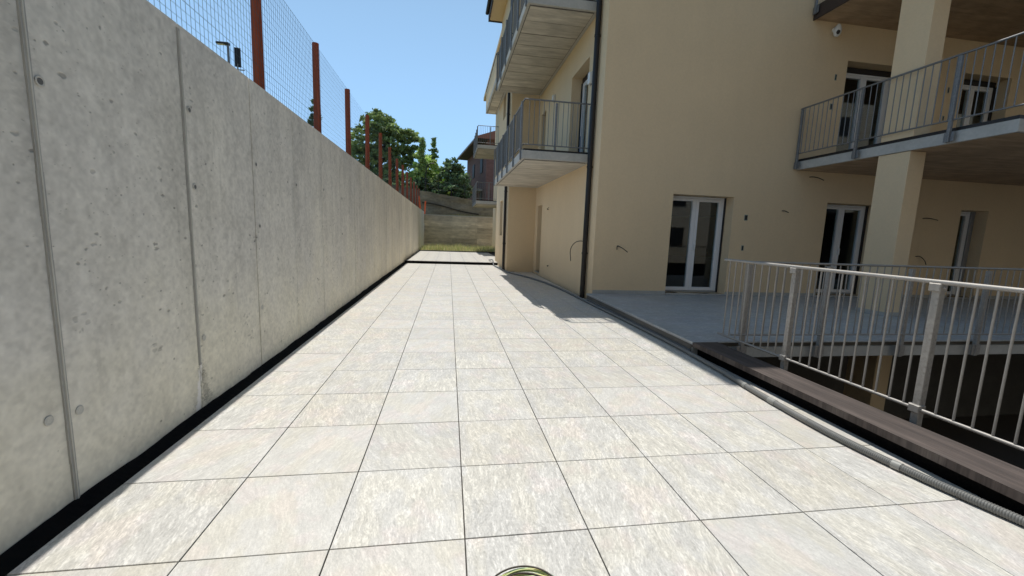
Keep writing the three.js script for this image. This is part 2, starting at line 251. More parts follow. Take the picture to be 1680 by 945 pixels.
// ---------------------------------------------------------------- paved drive
const ZS = -26.5 * U;                               // step up to the rear patio
{
  const drive = struct(group('paved_drive', scene));
  mesh('joint_bed', bx(-3.03 * U, 4.98 * U, -0.4, -0.0145, ZS, 14), M.joint, drive);
  const geos = new Map();
  function tileGeo(w, d, rot) {
    const key = w.toFixed(3) + d.toFixed(3) + rot; if (geos.has(key)) return geos.get(key);
    const g0 = 0.003, c = 0.0014, x = w / 2 - g0, z = d / 2 - g0, y1 = 0, y0 = -0.016, P = [], N = [], UV = [], I = [];
    const quad = (a) => { const n = P.length / 3; for (const v of a) P.push(...v); I.push(n, n + 1, n + 2, n, n + 2, n + 3); };
    quad([[-x + c, y1, z - c], [x - c, y1, z - c], [x - c, y1, -z + c], [-x + c, y1, -z + c]]);
    const ring = [[-1, 1], [1, 1], [1, -1], [-1, -1]];
    for (let i = 0; i < 4; i++) { const [ax, az] = ring[i], [bx_, bz] = ring[(i + 1) % 4];
      quad([[ax * x, y1 - c, az * z], [bx_ * x, y1 - c, bz * z], [bx_ * (x - c), y1, bz * (z - c)], [ax * (x - c), y1, az * (z - c)]]);
      quad([[ax * x, y0, az * z], [bx_ * x, y0, bz * z], [bx_ * x, y1 - c, bz * z], [ax * x, y1 - c, az * z]]); }
    const g = new THREE.BufferGeometry(); g.setAttribute('position', new THREE.Float32BufferAttribute(P, 3)); g.setIndex(I);
    for (let i = 0; i < P.length; i += 3) { let u = clamp((P[i] + w / 2) / 0.6), v = clamp((d / 2 - P[i + 2]) / 0.6); if (rot & 1) { u = 1 - u; v = 1 - v; } if (rot & 2) u = 1 - u; UV.push(u, v); }
    g.setAttribute('uv', new THREE.Float32BufferAttribute(UV, 2)); const gi = g.toNonIndexed(); gi.computeVertexNormals(); geos.set(key, gi); return gi;
  }
  const r = rng(5), cols = [[-3.035, -2], [-2, -1], [-1, 0], [0, 1], [1, 2], [2, 3], [3, 4], [4, 4.97]];
  for (let row = 2; row > -27; row--) for (const [a, b] of cols) {
    const z1 = row * U, z0 = Math.max((row - 1) * U, ZS + 0.005), x0 = a * U, x1 = b * U; if (z1 - z0 < 0.02) continue;
    const t = mesh('paving_tile', tileGeo(x1 - x0, z1 - z0, Math.floor(r() * 4)), M.tiles[Math.floor(r() * M.tiles.length)], drive, [(x0 + x1) / 2, (r() - 0.5) * 0.0012, (z0 + z1) / 2]);
    t.rotation.y = (r() - 0.5) * 0.0016;
  }
  const back = []; for (let row = 3; row < 22; row++) for (const [a, b] of cols) { const g = tileGeo((b - a) * U, U, row & 1 ? 0 : 2).clone(); g.translate((a + b) / 2 * U, 0, (row - 0.5) * U); back.push(g); }
  mesh('paving_tiles', mergeGeometries(back), M.tiles[0], drive).userData.kind = 'stuff';

  const patio = struct(group('rear_patio', scene));
  mesh('joint_bed', bx(-3.15 * U, 5.0 * U, -0.4, 0.1, -40 * U, ZS - 0.012), M.joint, patio);
  const rear = []; for (let row = -26; row > -40; row--) for (const [a, b] of cols.slice(0, 7)) { const z1 = Math.min(row * U, ZS - 0.006), z0 = (row - 1) * U; const g = tileGeo((b - a) * U, z1 - z0, (row * 7 + Math.round(a) * 3) & 3).clone(); g.translate((a + b) / 2 * U, 0.118, (z0 + z1) / 2); rear.push(g); }
  mesh('paving_tiles', mergeGeometries(rear), M.tiles[9], patio).userData.kind = 'stuff';
  const st = mesh('step_membrane', bx(-3.12 * U, 4.6 * U, -0.012, 0.095, ZS - 0.008, ZS + 0.012), M.membrane, scene);
  tag(st, 'black waterproof strip on the step up to the small patio at the far end', 'membrane');
  const ed = mesh('edging_strip', cham(-3.1 * U, 5 * U, 0.05, 0.18, -40.2 * U, -40 * U - 0.005, 0.008), M.darkMetal, scene);
  tag(ed, 'dark edging strip between the small rear patio and the grass', 'edging');
  struct(mesh('grass_bed', bx(-3.15 * U, 9 * U, -0.4, 0.09, -50 * U, -40.25 * U), M.grassGround, scene));
  // dry grass in front of the board marked wall
  const P = [], C = [], rr = rng(31);
  for (let i = 0; i < 5200; i++) {
    const x = -3.1 * U + rr() * 7.2 * U * 1.12, z = -(40.4 + Math.pow(rr(), 1.5) * 9.4) * U, h = (0.09 + rr() * 0.24) * (0.6 + 1.3 * vn(x * 1.6, z * 1.6)), w = 0.012 + rr() * 0.012, a = rr() * 6.28, l = h * 0.5 * (rr() - 0.5) * 2, k = rr();
    const dx = Math.cos(a) * w, dz = Math.sin(a) * w; P.push(x - dx, 0.08, z - dz, x + dx, 0.08, z + dz, x + l * Math.sin(a), 0.08 + h, z + l * Math.cos(a));
    const c = k < 0.55 ? [0.66, 0.63, 0.32] : k < 0.85 ? [0.42, 0.5, 0.18] : [0.85, 0.78, 0.48]; for (let q = 0; q < 3; q++) C.push(...c);
  }
  const g = new THREE.BufferGeometry(); g.setAttribute('position', new THREE.Float32BufferAttribute(P, 3)); g.setAttribute('color', new THREE.Float32BufferAttribute(C, 3)); g.computeVertexNormals();
  const gr = tag(mesh('grass', g, M.foliage, scene), 'dry yellow grass along the foot of the board marked end wall', 'grass'); gr.userData.kind = 'stuff';
}

// ---------------------------------------------------------------- retaining wall on the left
const WX = -3.2 * U, WTOP = 4.56 * U, ZEND = -50 * U;
{
  const w = tag(group('retaining_wall', scene), 'long grey cast concrete retaining wall with vertical joints left of the tiled drive', 'wall');
  mesh('wall_core', bx(WX - 0.27, WX - 0.04, -0.6, WTOP - 0.01, ZEND, 6), M.darkConcrete, w);
  const js = [6, 4.1, 3.05, 2.0, ...JOINT_Z]; let z = js[js.length - 1]; const r = rng(12); while (z > ZEND + 1.3) { z -= 1.03 + r() * 0.05; js.push(z); } js.push(ZEND);
  js.forEach((z1, i) => {
    if (i === js.length - 1) return; const z0 = js[i + 1], gap = i < 6 ? 0.003 : 0.007, g = cham(WX - 0.045, WX + (r() - 0.5) * 0.005, -0.5, WTOP, z0 + gap, z1 - gap, 0.003);
    const p = g.attributes.position, uv = g.attributes.uv, near = z0 > -8.6, off = near ? 0 : (i % 3) * 3.37;
    for (let k = 0; k < p.count; k++) uv.setXY(k, (1.5 - p.getZ(k) + off) / WALL_L, (p.getY(k) + Math.max(0, 0)) / WALL_H);
    mesh('wall_panel', g, (near ? M.concreteNear : M.concreteFar)[i % 3 === 0 ? 1 : Math.floor(r() * 3)], w);
  });
  for (const zj of [JOINT_Z[1], JOINT_Z[2]]) {          // ragged filler strip on the two nearest joints
    const s = []; for (let y = zj < -1 ? 0.36 : 0.02; y < WTOP - 0.06; y += 0.2) { const a = 0.012 + 0.004 * vn(y * 5, zj), b = 0.0025 + 0.002 * vn(y * 3, 4); s.push(bx(WX - 0.004, WX + b + 0.003, y, Math.min(y + 0.2, WTOP - 0.03), zj - a, zj + a)); }
    mesh('joint_seam', merge(s), M.seam, w);
    mesh('joint_rib', bx(WX, WX + 0.011, zj < -1 ? 0.38 : 0.02, WTOP - 0.05, zj - 0.003, zj + 0.003), M.tieRim, w);
  }
  const holes = [[-0.50, 2.02], [-0.36, 2.53], [-0.56, 2.5], [-1.60, 2.2], [-1.61, 1.67], [-0.52, 0.46], [-0.36, 0.48], [-1.60, 0.55], [-2.6, 1.98], [-2.62, 1.4], [-3.65, 1.9], [-4.76, 1.95], [-2.6, 0.6], [-5.8, 1.9], [-5.78, 1.3]];
  const rim = new THREE.TorusGeometry(0.019, 0.005, 6, 18); rim.scale(1, 1, 0.5); rim.rotateY(Math.PI / 2); const disc = new THREE.CylinderGeometry(0.017, 0.014, 0.003, 18); disc.rotateZ(Math.PI / 2);
  for (const [z, y] of holes) { const h = mesh('tie_hole', disc, y < 0.7 ? M.tieRim : M.tieHole, w, [WX + (y < 0.7 ? 0.0015 : 0.0035), y, z]); mesh('hole_rim', rim, M.tieRim, h, [0.0, 0, 0]); }
  // bitumen membrane turned up at the foot of the wall, its top edge torn unevenly
  const P = [], I = []; const N = 300; for (let i = 0; i <= N; i++) { const z = 3 - i / N * (3 - ZS), h = 0.004 + 0.022 * fbm(z * 2.3, 3, 3) + 0.012 * fbm(z * 9, 5, 2) + 0.04 * sm(0, -14, z); P.push(WX + 0.014, h, z, WX + 0.03, 0.0, z, -3.032 * U, -0.03, z, WX + 0.001, h + 0.001, z); if (i) for (let k = 0; k < 2; k++) { const a = 4 * i + k, b = 4 * (i - 1) + k; I.push(a, a + 1, b, b, a + 1, b + 1); } if (i) { const a = 4 * i, b = a - 4; I.push(a + 3, a, b + 3, b + 3, a, b); } }
  const g = new THREE.BufferGeometry(); g.setAttribute('position', new THREE.Float32BufferAttribute(P, 3)); g.setIndex(I); g.computeVertexNormals(); g.setAttribute('uv', new THREE.Float32BufferAttribute(new Float32Array(P.length / 3 * 2).map((_, i) => i & 1 ? P[3 * (i >> 1) + 1] : P[3 * (i >> 1) + 2]), 2));
  tag(mesh('membrane', g, M.membrane, scene), 'black bitumen membrane filling the gap along the foot of the left concrete wall', 'membrane');
}
// board marked wall closing the far end
{
  const w = tag(group('end_wall', scene), 'low board marked concrete wall closing the far end behind the grass', 'wall'), top = 4.25 * U;
  mesh('wall_core', bx(WX, 9 * U, -0.4, top - 0.01, ZEND - 0.3, ZEND - 0.03), M.concrete, w);
  mesh('coping', bx(WX - 0.0, 9 * U, top - 0.05, top + 0.02, ZEND - 0.32, ZEND + 0.015), M.concrete, w);
  const r = rng(40), mats = [1.15, 1.35, 1.5, 1.75].map(k => mat({ map: soffTex, color: lin(k * 0.98, k * 0.95, k * 0.9), roughness: 0.95 }));
  const hs = [0, 0.42, 0.86, 1.28, 1.70, 2.12, top - 0.055];
  for (let j = 0; j < hs.length - 1; j++) { let x = WX + 0.005 - (j % 2) * 0.0, n = 0; const L = [[1.9, 1.95, 2.0], [0.08, 2.0, 1.9, 2]][j & 1]; while (x < 8.9 * U) { const l = n < L.length ? L[n] : 1.95, x1 = Math.min(x + l, 9 * U); mesh('wall_board', bx(x + 0.004, x1 - 0.004, hs[j] + 0.004, hs[j + 1] - 0.004, ZEND - 0.04, ZEND + r() * 0.012), mats[Math.floor(r() * 4)], w); x = x1; n++; } }
}
// old weathered wall on the bank behind
{
  const w = tag(group('old_wall', scene), 'old weathered brown wall with a long crack on the bank behind the end wall', 'wall');
  const g = new THREE.BoxGeometry(17, 4, 0.5, 90, 24, 1); const p = g.attributes.position;
  for (let i = 0; i < p.count; i++) { const x = p.getX(i) + 0.5, v = (p.getY(i) + 2) / 4, top = x < 4 ? 4.28 - 0.137 * x : 3.73 - 0.06 * (x - 4); let z = p.getZ(i); if (z > 0) z += (fbm(x * 1.1, v * 5, 4) - 0.5) * 0.28; p.setXYZ(i, x, 1.9 + v * (top + (fbm(x * 2, 3, 3) - 0.5) * 0.1 - 1.9), -33.85 + z); }
  g.computeVertexNormals(); mesh('wall_body', uvM(g), M.oldWall, w);
  mesh('crack', tube([[-2.3, 3.62, -33.5], [-1.5, 3.58, -33.49], [-0.6, 3.42, -33.49], [0.2, 3.22, -33.49], [1.2, 3.0, -33.48], [2.4, 2.86, -33.5]], 0.045, 40, 5), M.crack, w);
}

// ---------------------------------------------------------------- wire mesh fence with round posts
{
  const f = tag(group('wire_fence', scene), 'tall wire mesh fence on round red brown posts along the left wall', 'fence');
  const FX = -3.65 * U, H0 = 2.5, H1 = 4.21, z0 = -3.42, dz = 2.06, r = rng(9);
  const pg = new THREE.CylinderGeometry(0.05, 0.056, H1 - H0 + 0.04, 14, 6); { const p = pg.attributes.position; for (let i = 0; i < p.count; i++) { const a = Math.atan2(p.getZ(i), p.getX(i)), k = 1 + (vn(a * 2 + 9, p.getY(i) * 2) - 0.5) * 0.09; p.setX(i, p.getX(i) * k); p.setZ(i, p.getZ(i) * k); } pg.computeVertexNormals(); }
  const mk = (w) => { const a = []; const L = dz - 0.02, n = 34; for (let i = 0; i <= n; i++) a.push(barGeo([0, 0, -L / 2 + L * i / n], [0, 1.56, -L / 2 + L * i / n], w, 4)); for (let j = 0; j <= 21; j++) a.push(barGeo([0.002, 1.56 * j / 21, -L / 2], [0.002, 1.56 * j / 21, L / 2], j % 7 === 0 ? w * 1.5 : w, 4)); return merge(a); }, wires = [mk(0.0016), mk(0.0011), mk(0.0006)];
  for (let k = -2; k < 13; k++) {
    const z = z0 - dz * k, h = k > 1 ? (r() - 0.5) * 0.1 : 0; const p = mesh('fence_post', pg, M.post, f, [FX, (H0 + H1) / 2 + h, z]); p.rotation.set((r() - 0.5) * 0.015, r() * 6, (r() - 0.5) * 0.015);
    if (k < 12) mesh('wire_panel', wires[k < 1 ? 0 : k < 2 ? 1 : 2], M.wire, f, [FX + 0.06, H0 + 0.07, z - dz / 2]);
  }
  for (const [x, y, z, rx, rz, m] of [[-2.05, 3.25, -28.2, 0.2, 0.1, M.postPale], [-1.93, 3.05, -30.2, -0.1, -0.06, M.postPale]]) { const p = mesh('leaning_post', cylY(0.055, 1.25, 12), m, f, [x, y - 0.75, z]); p.rotation.set(rx, 0, rz); }
}

// ---------------------------------------------------------------- railing builder
const balG = new Map();
function balGeo(r, h) { const k = r + '_' + h.toFixed(3); if (!balG.has(k)) balG.set(k, cylY(r, h, 8)); return balG.get(k); }
// straight run from a to b (x, z); floor height y; list of post distances; returns parts under parent
function railing(parent, a, b, o) {
  const { y, top, low, posts, m = M.galvDark, step = 0.11, br = 0.007, rail = 0.017, postDrop = 0.2, side = 1, clamp: cl = false } = o;
  const dx = b[0] - a[0], dz = b[1] - a[1], L = Math.hypot(dx, dz), ux = dx / L, uz = dz / L, nx = uz * side, nz = -ux * side, ang = Math.atan2(-dz, dx);
  const at = (d, off = 0) => [a[0] + ux * d + nx * off, a[1] + uz * d + nz * off];
  const rg = (r) => { const g = new THREE.CylinderGeometry(r, r, L, 10); g.rotateZ(Math.PI / 2); return g; };
  const mid = at(L / 2); let q = mesh('handrail', rg(rail), m, parent, [mid[0], top - rail, mid[1]]); q.rotation.y = ang;
  q = mesh('bottom_rail', rg(rail * 0.75), m, parent, [mid[0], low, mid[1]]); q.rotation.y = ang;
  const n = Math.round(L / step); for (let i = 1; i < n; i++) { const d = L * i / n; if (posts.some(p => Math.abs(p - d) < 0.035)) continue; const [x, z] = at(d); mesh('baluster', balGeo(br, top - rail - low), m, parent, [x, low, z]); }
  const pw = o.pw || 0.045, pg = cham(-pw / 2, pw / 2, 0, top - 0.045 - (y - postDrop), -pw / 2, pw / 2, 0.003);
  for (const d of posts) {
    const off = o.off ?? 0.022, [x, z] = at(d, -off); const p = mesh('railing_post', pg, m, parent, [x, y - postDrop, z]); p.rotation.y = ang;
    if (cl) for (const hy of [top - 0.055, low]) { const [cx, cz] = at(d, -0.01); const c = mesh('clamp', cham(-0.038, 0.038, -0.03, 0.03, -0.032, 0.032, 0.006), m, parent, [cx, hy, cz]); c.rotation.y = ang; const [bx_, bz] = at(d + 0.055, -0.005); const bo = mesh('clamp_bolt', cylY(0.009, 0.03, 6), m, parent, [bx_, hy, bz]); bo.rotation.set(0, ang, Math.PI / 2); }
    else { const [cx, cz] = at(d, o.plate ?? -0.01); const c = mesh('fixing_plate', cham(-0.07, 0.07, -0.075, 0.075, -0.005, 0.005, 0.002), m, parent, [cx, y - postDrop + 0.085, cz]); c.rotation.y = ang; }
  }
}

// ---------------------------------------------------------------- apartment building
const FZ = -11.35 * U, SX = 5.05 * U, BX = 3.37 * U, Z1 = -22 * U, Z2 = -27.6 * U, Z3 = -46 * U, RX = 32 * U, TOPY = 10.4, TER = 0.162;
const bld = tag(group('apartment_building', scene), 'beige plastered apartment building with balconies and dark downpipes right of the drive', 'building');
{
  const D1 = [7.95 * U, 10.42 * U, TER + 0.03, 2.4], D2 = [14.45 * U, 16.85 * U, TER + 0.03, 2.39], D3 = [20.85 * U, 22.25 * U, TER + 0.03, 2.39], F1 = [14.5 * U, 17.1 * U, 3.36, 5.52], F2 = [19.85 * U, 22.15 * U, 3.36, 5.55];
  mesh('wall', wallZ(SX, RX, -3.2, TOPY, FZ, 0.4, [D1, D2, D3, F1, F2]), M.stucco, bld);
  const S0 = [-21.25 * U, -20.15 * U, 0.1, 2.4], S1 = [-15.4 * U, -13.1 * U, 3.36, 5.48], S2 = [-21.3 * U, -20.2 * U, 3.36, 5.48];
  mesh('wall', wallX(Z1, FZ - 0.4, -3.2, TOPY, SX, 0.4, [S0, S1, S2]), M.stucco, bld);
  mesh('wall', wallZ(BX, 7 * U, -3.2, TOPY, Z1, 0.4), M.stucco, bld);
  const B1 = [-25.9 * U, -24.6 * U, 1.3, 2.7], B2 = [-25.9 * U, -24.6 * U, 5.9, 7.3];
  mesh('wall', wallX(Z2, Z1 - 0.4, -3.2, TOPY, BX, 0.4, [B1, B2]), M.stucco, bld);
  mesh('wall', wallZ(BX, 7 * U, -3.2, TOPY, Z2, 0.4), M.stucco, bld);
  mesh('wall', wallX(Z3, Z2 - 0.4, -3.2, TOPY, SX, 0.4), M.stucco, bld);
  mesh('wall', wallZ(SX, RX, -3.2, TOPY, Z3, 0.4), M.stucco, bld);
  mesh('wall', wallX(Z3 , FZ - 0.4, -3.2, TOPY, RX - 0.4, 0.4), M.stucco, bld);
  for (const y of [0.0, 3.1, 6.2]) mesh('floor', bx(SX + 0.41, RX - 0.41, y, y + 0.16, Z3 + 0.01, FZ - 0.41), M.darkConcrete, bld);
  mesh('floor', bx(BX + 0.41, SX - 0.01, 3.0, 3.2, Z2 + 0.01, Z1 - 0.41), M.darkConcrete, bld);
  // flat eaves
  const s = new THREE.Shape(); [[3.5, -9.65], [33, -9.65], [33, -47], [3.6, -47], [3.6, -28.6], [2.5, -28.6], [2.5, -21.2], [3.5, -21.2]].forEach(([x, z], i) => i ? s.lineTo(x * U, -z * U) : s.moveTo(x * U, -z * U)); s.closePath();
  const rg = new THREE.ExtrudeGeometry(s, { depth: 0.22, bevelEnabled: false }); rg.rotateX(-Math.PI / 2); rg.translate(0, TOPY + 0.005, 0); const roof = mesh('roof', uvM(rg), M.stucco, bld);
  mesh('fascia', bx(2.5 * U - 0.05, 2.5 * U - 0.004, TOPY - 0.06, TOPY + 0.3, -28.6 * U, -21.2 * U), M.fascia, roof);
  mesh('fascia', bx(2.5 * U - 0.05, 3.5 * U, TOPY - 0.04, TOPY + 0.3, -28.6 * U - 0.05, -28.6 * U - 0.004), M.fascia, roof);
  mesh('gutter', (() => { const g = new THREE.CylinderGeometry(0.07, 0.07, 7.2 * U, 12, 1, false, 0, Math.PI); g.rotateX(Math.PI / 2); g.rotateZ(-Math.PI / 2); g.translate(2.5 * U - 0.12, TOPY + 0.24, -24.9 * U); return g; })(), M.darkMetal, roof);

  // glazed doors: opening [x0, x1, y0, y1] in a wall whose outer face is at z = 0 of the group, seen from +z
  function glazed(W, H, o = {}) {
    const g = group('glazed_door', bld), fz = -0.3, f = 0.045, add = (n, x0, x1, y0, y1, z0, z1, m, p = g) => mesh(n, cham(x0, x1, y0, y1, z0, z1, 0.004), m, p);
    if (o.box) { add('shutter_box', 0.004, W - 0.004, H - 0.12, H - 0.004, fz - 0.08, fz + 0.02, M.darkMetal); H -= 0.122; }
    const side = o.guide || 0.03;
    for (const [a, b] of [[0.003, side], [W - side, W - 0.003]]) add('shutter_guide', a, b, 0.004, H - 0.004, fz - 0.02, fz + 0.045, o.guideMat || M.darkMetal);
    add('frame', side + 0.002, side + f, 0.03, H - 0.004, fz - 0.07, fz + 0.012, M.white); add('frame', W - side - f, W - side - 0.002, 0.03, H - 0.004, fz - 0.07, fz + 0.012, M.white);
    add('frame', side + f + 0.001, W - side - f - 0.001, H - 0.05, H - 0.006, fz - 0.07, fz + 0.012, M.white); add('threshold', side + 0.002, W - side - 0.002, 0.002, 0.029, fz - 0.07, fz + 0.02, M.greyGuide);
    add('sill', 0.003, W - 0.003, -0.028, 0.0, fz - 0.1, 0.03, M.stone);
    const x0 = side + f + 0.003, x1 = W - side - f - 0.003, n = o.leaves || 2, lw = (x1 - x0) / n, st = 0.078;
    for (let i = 0; i < n; i++) {
      const a = x0 + lw * i + 0.002, b = x0 + lw * (i + 1) - 0.002, y0 = 0.035, y1 = H - 0.055, zz = [fz - 0.06, fz + 0.018];
      add('leaf_stile', a, a + st, y0, y1, ...zz, M.white); add('leaf_stile', b - st, b, y0, y1, ...zz, M.white);
      add('leaf_rail', a + st + 0.001, b - st - 0.001, y0, y0 + st, zz[0] + 0.002, zz[1] - 0.002, M.white); add('leaf_rail', a + st + 0.001, b - st - 0.001, y1 - st + 0.02, y1, zz[0] + 0.002, zz[1] - 0.002, M.white);
      mesh('pane', bx(a + st + 0.002, b - st - 0.002, y0 + st + 0.002, y1 - st + 0.018, fz - 0.022, fz - 0.018), M.glass, g);
      if (o.film) add('protective_film', a + 0.004, a + st - 0.004, y0 + 0.01, y0 + 0.62, zz[1] + 0.002, zz[1] + 0.005, M.film);
    }
    if (n > 1 && !o.film) add('handle', x0 + lw + 0.03, x0 + lw + 0.055, 0.98, 1.14, fz + 0.02, fz + 0.06, M.whitePlastic);
    return g;
  }
  const put = (op, o) => { const g = glazed(op[1] - op[0], op[3] - op[2], o); g.position.set(op[0], op[2], FZ); return g; };
  put(D1); put(D2, { guide: 0.05 }); put(D3, { leaves: 1, guide: 0.12, guideMat: M.greyGuide }); put(F1, { box: true, film: true, guide: 0.05 }); put(F2, { box: true, guide: 0.06 });
  const putX = (op, o) => { const g = glazed(op[1] - op[0], op[3] - op[2], o); g.rotation.y = -Math.PI / 2; g.position.set(SX, op[2], op[0]); return g; };
  putX(S0, { leaves: 1 }); putX(S1, { box: true, film: true }); putX(S2, { leaves: 1 });
  for (const op of [B1, B2]) { const g = group('window', bld), m = M.greyGuide; mesh('frame', wallX(op[0] + 0.01, op[1] - 0.01, op[2] + 0.01, op[3] - 0.01, BX + 0.2, 0.06, [[op[0] + 0.08, op[1] - 0.08, op[2] + 0.08, op[3] - 0.08]]), m, g); mesh('pane', bx(BX + 0.22, BX + 0.226, op[2] + 0.08, op[3] - 0.08, op[0] + 0.08, op[1] - 0.08), M.glass, g); }

  // balconies on the drive side
  function balcony(x0, x1, z0, z1, yb, yt, o = {}) {
    const b = group('balcony', bld);
    mesh('slab', cham(x0, x1, yb + 0.02, yt, z0, z1, 0.008), M.concrete, b);
    mesh('floor_edge', bx(x0 + 0.04, x1 - 0.01, yt, yt + 0.045, z0 + 0.04, z1 - 0.04), M.darkMetal, b);
    mesh('soffit_backing', bx(x0 + 0.06, x1 - 0.08, yb + 0.016, yb + 0.0195, z0 + 0.06, z1 - 0.06), M.darkConcrete, b);
    const n = o.boards || Math.round((z1 - z0) / 0.62), r = rng(Math.round(z0 * 100)); const bw = (z1 - z0 - 0.16) / n;
    for (let i = 0; i < n; i++) mesh('soffit_board', cham(x0 + 0.08, x1 - 0.1, yb + r() * 0.008, yb + 0.0155, z0 + 0.08 + bw * i + 0.014, z0 + 0.08 + bw * (i + 1) - 0.014, 0.004), M.soffit[Math.floor(r() * 3)], b);
    if (o.noRail) return b;
    const top = yt + 1.09, low = yt + 0.13, L = z1 - z0, np = o.posts || 5, ps = []; for (let i = 0; i <= np; i++) ps.push(0.1 + (L - 0.2) * i / np);
    railing(b, [x0 + 0.03, z1 - 0.03], [x0 + 0.03, z0], { y: yt, top, low, posts: ps, side: -1, postDrop: 0.19, off: 0.04, plate: -0.035 });
    railing(b, [x0 + 0.03, z1 - 0.03], [x1 - 0.02, z1 - 0.03], { y: yt, top, low, posts: [(x1 - x0) * 0.46, (x1 - x0) * 0.96], side: 1, postDrop: 0.19, off: -0.04, plate: 0.035 });
    return b;
  }
  const OX = 2.44 * U;
  balcony(OX, SX, -21.7 * U, -12.35 * U, 3.03, 3.23);
  balcony(OX, SX, -21.7 * U, -12.35 * U, 6.18, 6.39);
  balcony(2.45 * U, SX, -44 * U, -38.2 * U, 3.03, 3.23, { posts: 4 });
  balcony(2.45 * U, SX, -44 * U, -38.2 * U, 6.2, 6.41, { posts: 4 });
  { const b = balcony(2.5 * U, BX, -29.8 * U, -23 * U, 6.75, 6.92, { noRail: true }); mesh('parapet', wallX(-29.8 * U, -23 * U, 6.925, 7.7, 2.5 * U, 0.1), M.stucco, b); mesh('parapet_cap', bx(2.5 * U - 0.02, 2.5 * U + 0.12, 7.702, 7.74, -29.82 * U, -22.98 * U), M.fascia, b); mesh('parapet', bx(2.5 * U + 0.101, BX - 0.002, 6.925, 7.7, -29.8 * U, -29.8 * U + 0.1), M.stucco, b); }

  // deep covered balconies over the terrace
  for (const [yb, yt, k] of [[3.075, 3.25, 0], [6.27, 6.5, 1]]) {
    const b = group('balcony', bld), x0 = 12.85 * U, x1 = RX, z0 = FZ + 0.002, z1 = -5.12 * U;
    mesh('slab', cham(x0, x1, yb, yt, z0, z1, 0.006), M.concrete, b); mesh('soffit', bx(x0 + 0.05, x1, yb - 0.006, yb - 0.001, z0, z1 - 0.05), M.rawSlab, b);
    mesh('floor_edge', bx(x0 + 0.03, x1, yt, yt + 0.06, z0, z1 - 0.03), M.darkMetal, b);
    if (k) mesh('edge_trim', bx(x0 - 0.03, x0 - 0.002, yb - 0.03, yt + 0.02, z0, z1), M.brownTrim, b);
    const top = yt + 1.16, low = yt + 0.17, L = z1 - z0;
    railing(b, [x0 - 0.05, z0 + 0.02], [x0 - 0.05, z1 + 0.05], { y: yt, top, low, posts: [0.06, 1.42, 2.94], side: 1, postDrop: 0.17, br: 0.008 });
    railing(b, [x0 - 0.05, z1 + 0.055], [x0 + 5, z1 + 0.055], { y: yt, top, low, posts: [1.3, 2.7, 4.1], side: 1, postDrop: 0.17, br: 0.008 });
  }
  const cx0 = 12.89 * U, cx1 = 13.44 * U, cz0 = -8.3 * U, cz1 = -7.4 * U;
  for (const [a, b] of [[-3.2, -0.053], [TER + 0.002, 3.066], [3.312, 6.262], [6.57, TOPY]]) { const c = mesh('column', cham(cx0, cx1, a, b, cz0, cz1, 0.006), M.stucco, bld); if (a > 0 && a < 1) mesh('skirting', bx(cx0 - 0.008, cx1 + 0.008, a, a + 0.075, cz0 - 0.008, cz1 + 0.008), M.stone, c); }
for (const [a, b] of [[SX + 0.02, D1[0]], [D1[1], D2[0]], [D2[1], D3[0]], [D3[1], RX]]) mesh('skirting', bx(a + 0.002, b - 0.002, TER + 0.001, TER + 0.08, FZ + 0.001, FZ + 0.012), M.stone, bld);

  // downpipes
  for (const [x, z, r, y0] of [[SX - 0.075, -12.02 * U, 0.058, 0], [BX - 0.07, -22.5 * U, 0.05, 0]]) {
    const d = group('downpipe', bld, x, 0, z); mesh('pipe', cylY(r, TOPY - y0, 18), M.darkMetal, d, [0, y0, 0]);
    for (const y of [1.0, 2.9, 5.6, 8.3]) { mesh('collar', cylY(r + 0.008, 0.045, 18), M.darkMetal, d, [0, y, 0]); mesh('bracket', bx(0.03, 0.076, y + 0.012, y + 0.03, -0.012, 0.012), M.darkMetal, d); }
  }
  // cable ends and empty boxes waiting for fittings
  const stub = (pts) => mesh('cable_end', tube(pts, 0.0095, 18, 8), M.cable, bld);
  const onF = (x, y, d) => [x * U, y * U, FZ + d];
  stub([onF(5.98, 2.03, -0.01), onF(5.93, 2.03, 0.05), onF(6.03, 1.97, 0.12), onF(6.22, 1.83, 0.16)]); stub([onF(5.98, 2.03, -0.01), onF(5.9, 2.02, 0.03), onF(5.89, 1.9, 0.045)]);
  stub([onF(13.5, 4.9, -0.01), onF(13.55, 4.9, 0.06), onF(13.75, 4.86, 0.1), onF(13.95, 4.78, 0.12)]);
  stub([onF(12.5, 3.58, -0.01), onF(12.53, 3.58, 0.05), onF(12.68, 3.52, 0.07)]);
  stub([onF(19.0, 3.56, -0.01), onF(19.05, 3.57, 0.07), onF(19.3, 3.54, 0.1), onF(19.5, 3.5, 0.11)]);
  stub([onF(18.95, 2.0, -0.01), onF(19.0, 2.02, 0.06), onF(19.2, 1.86, 0.1), onF(19.32, 1.68, 0.1)]);
  const onS = (z, y, d) => [SX - d, y * U, z * U];
  stub([onS(-12.7, 2.14, -0.01), onS(-12.75, 2.15, 0.05), onS(-13.1, 2.05, 0.12), onS(-13.5, 1.75, 0.14), onS(-13.6, 1.3, 0.1)]);
  stub([onS(-18.6, 3.66, -0.01), onS(-18.5, 3.66, 0.06), onS(-18.0, 3.72, 0.09)]); stub([onS(-18.1, 0.72, -0.01), onS(-18.0, 0.74, 0.05), onS(-17.8, 0.7, 0.06)]);
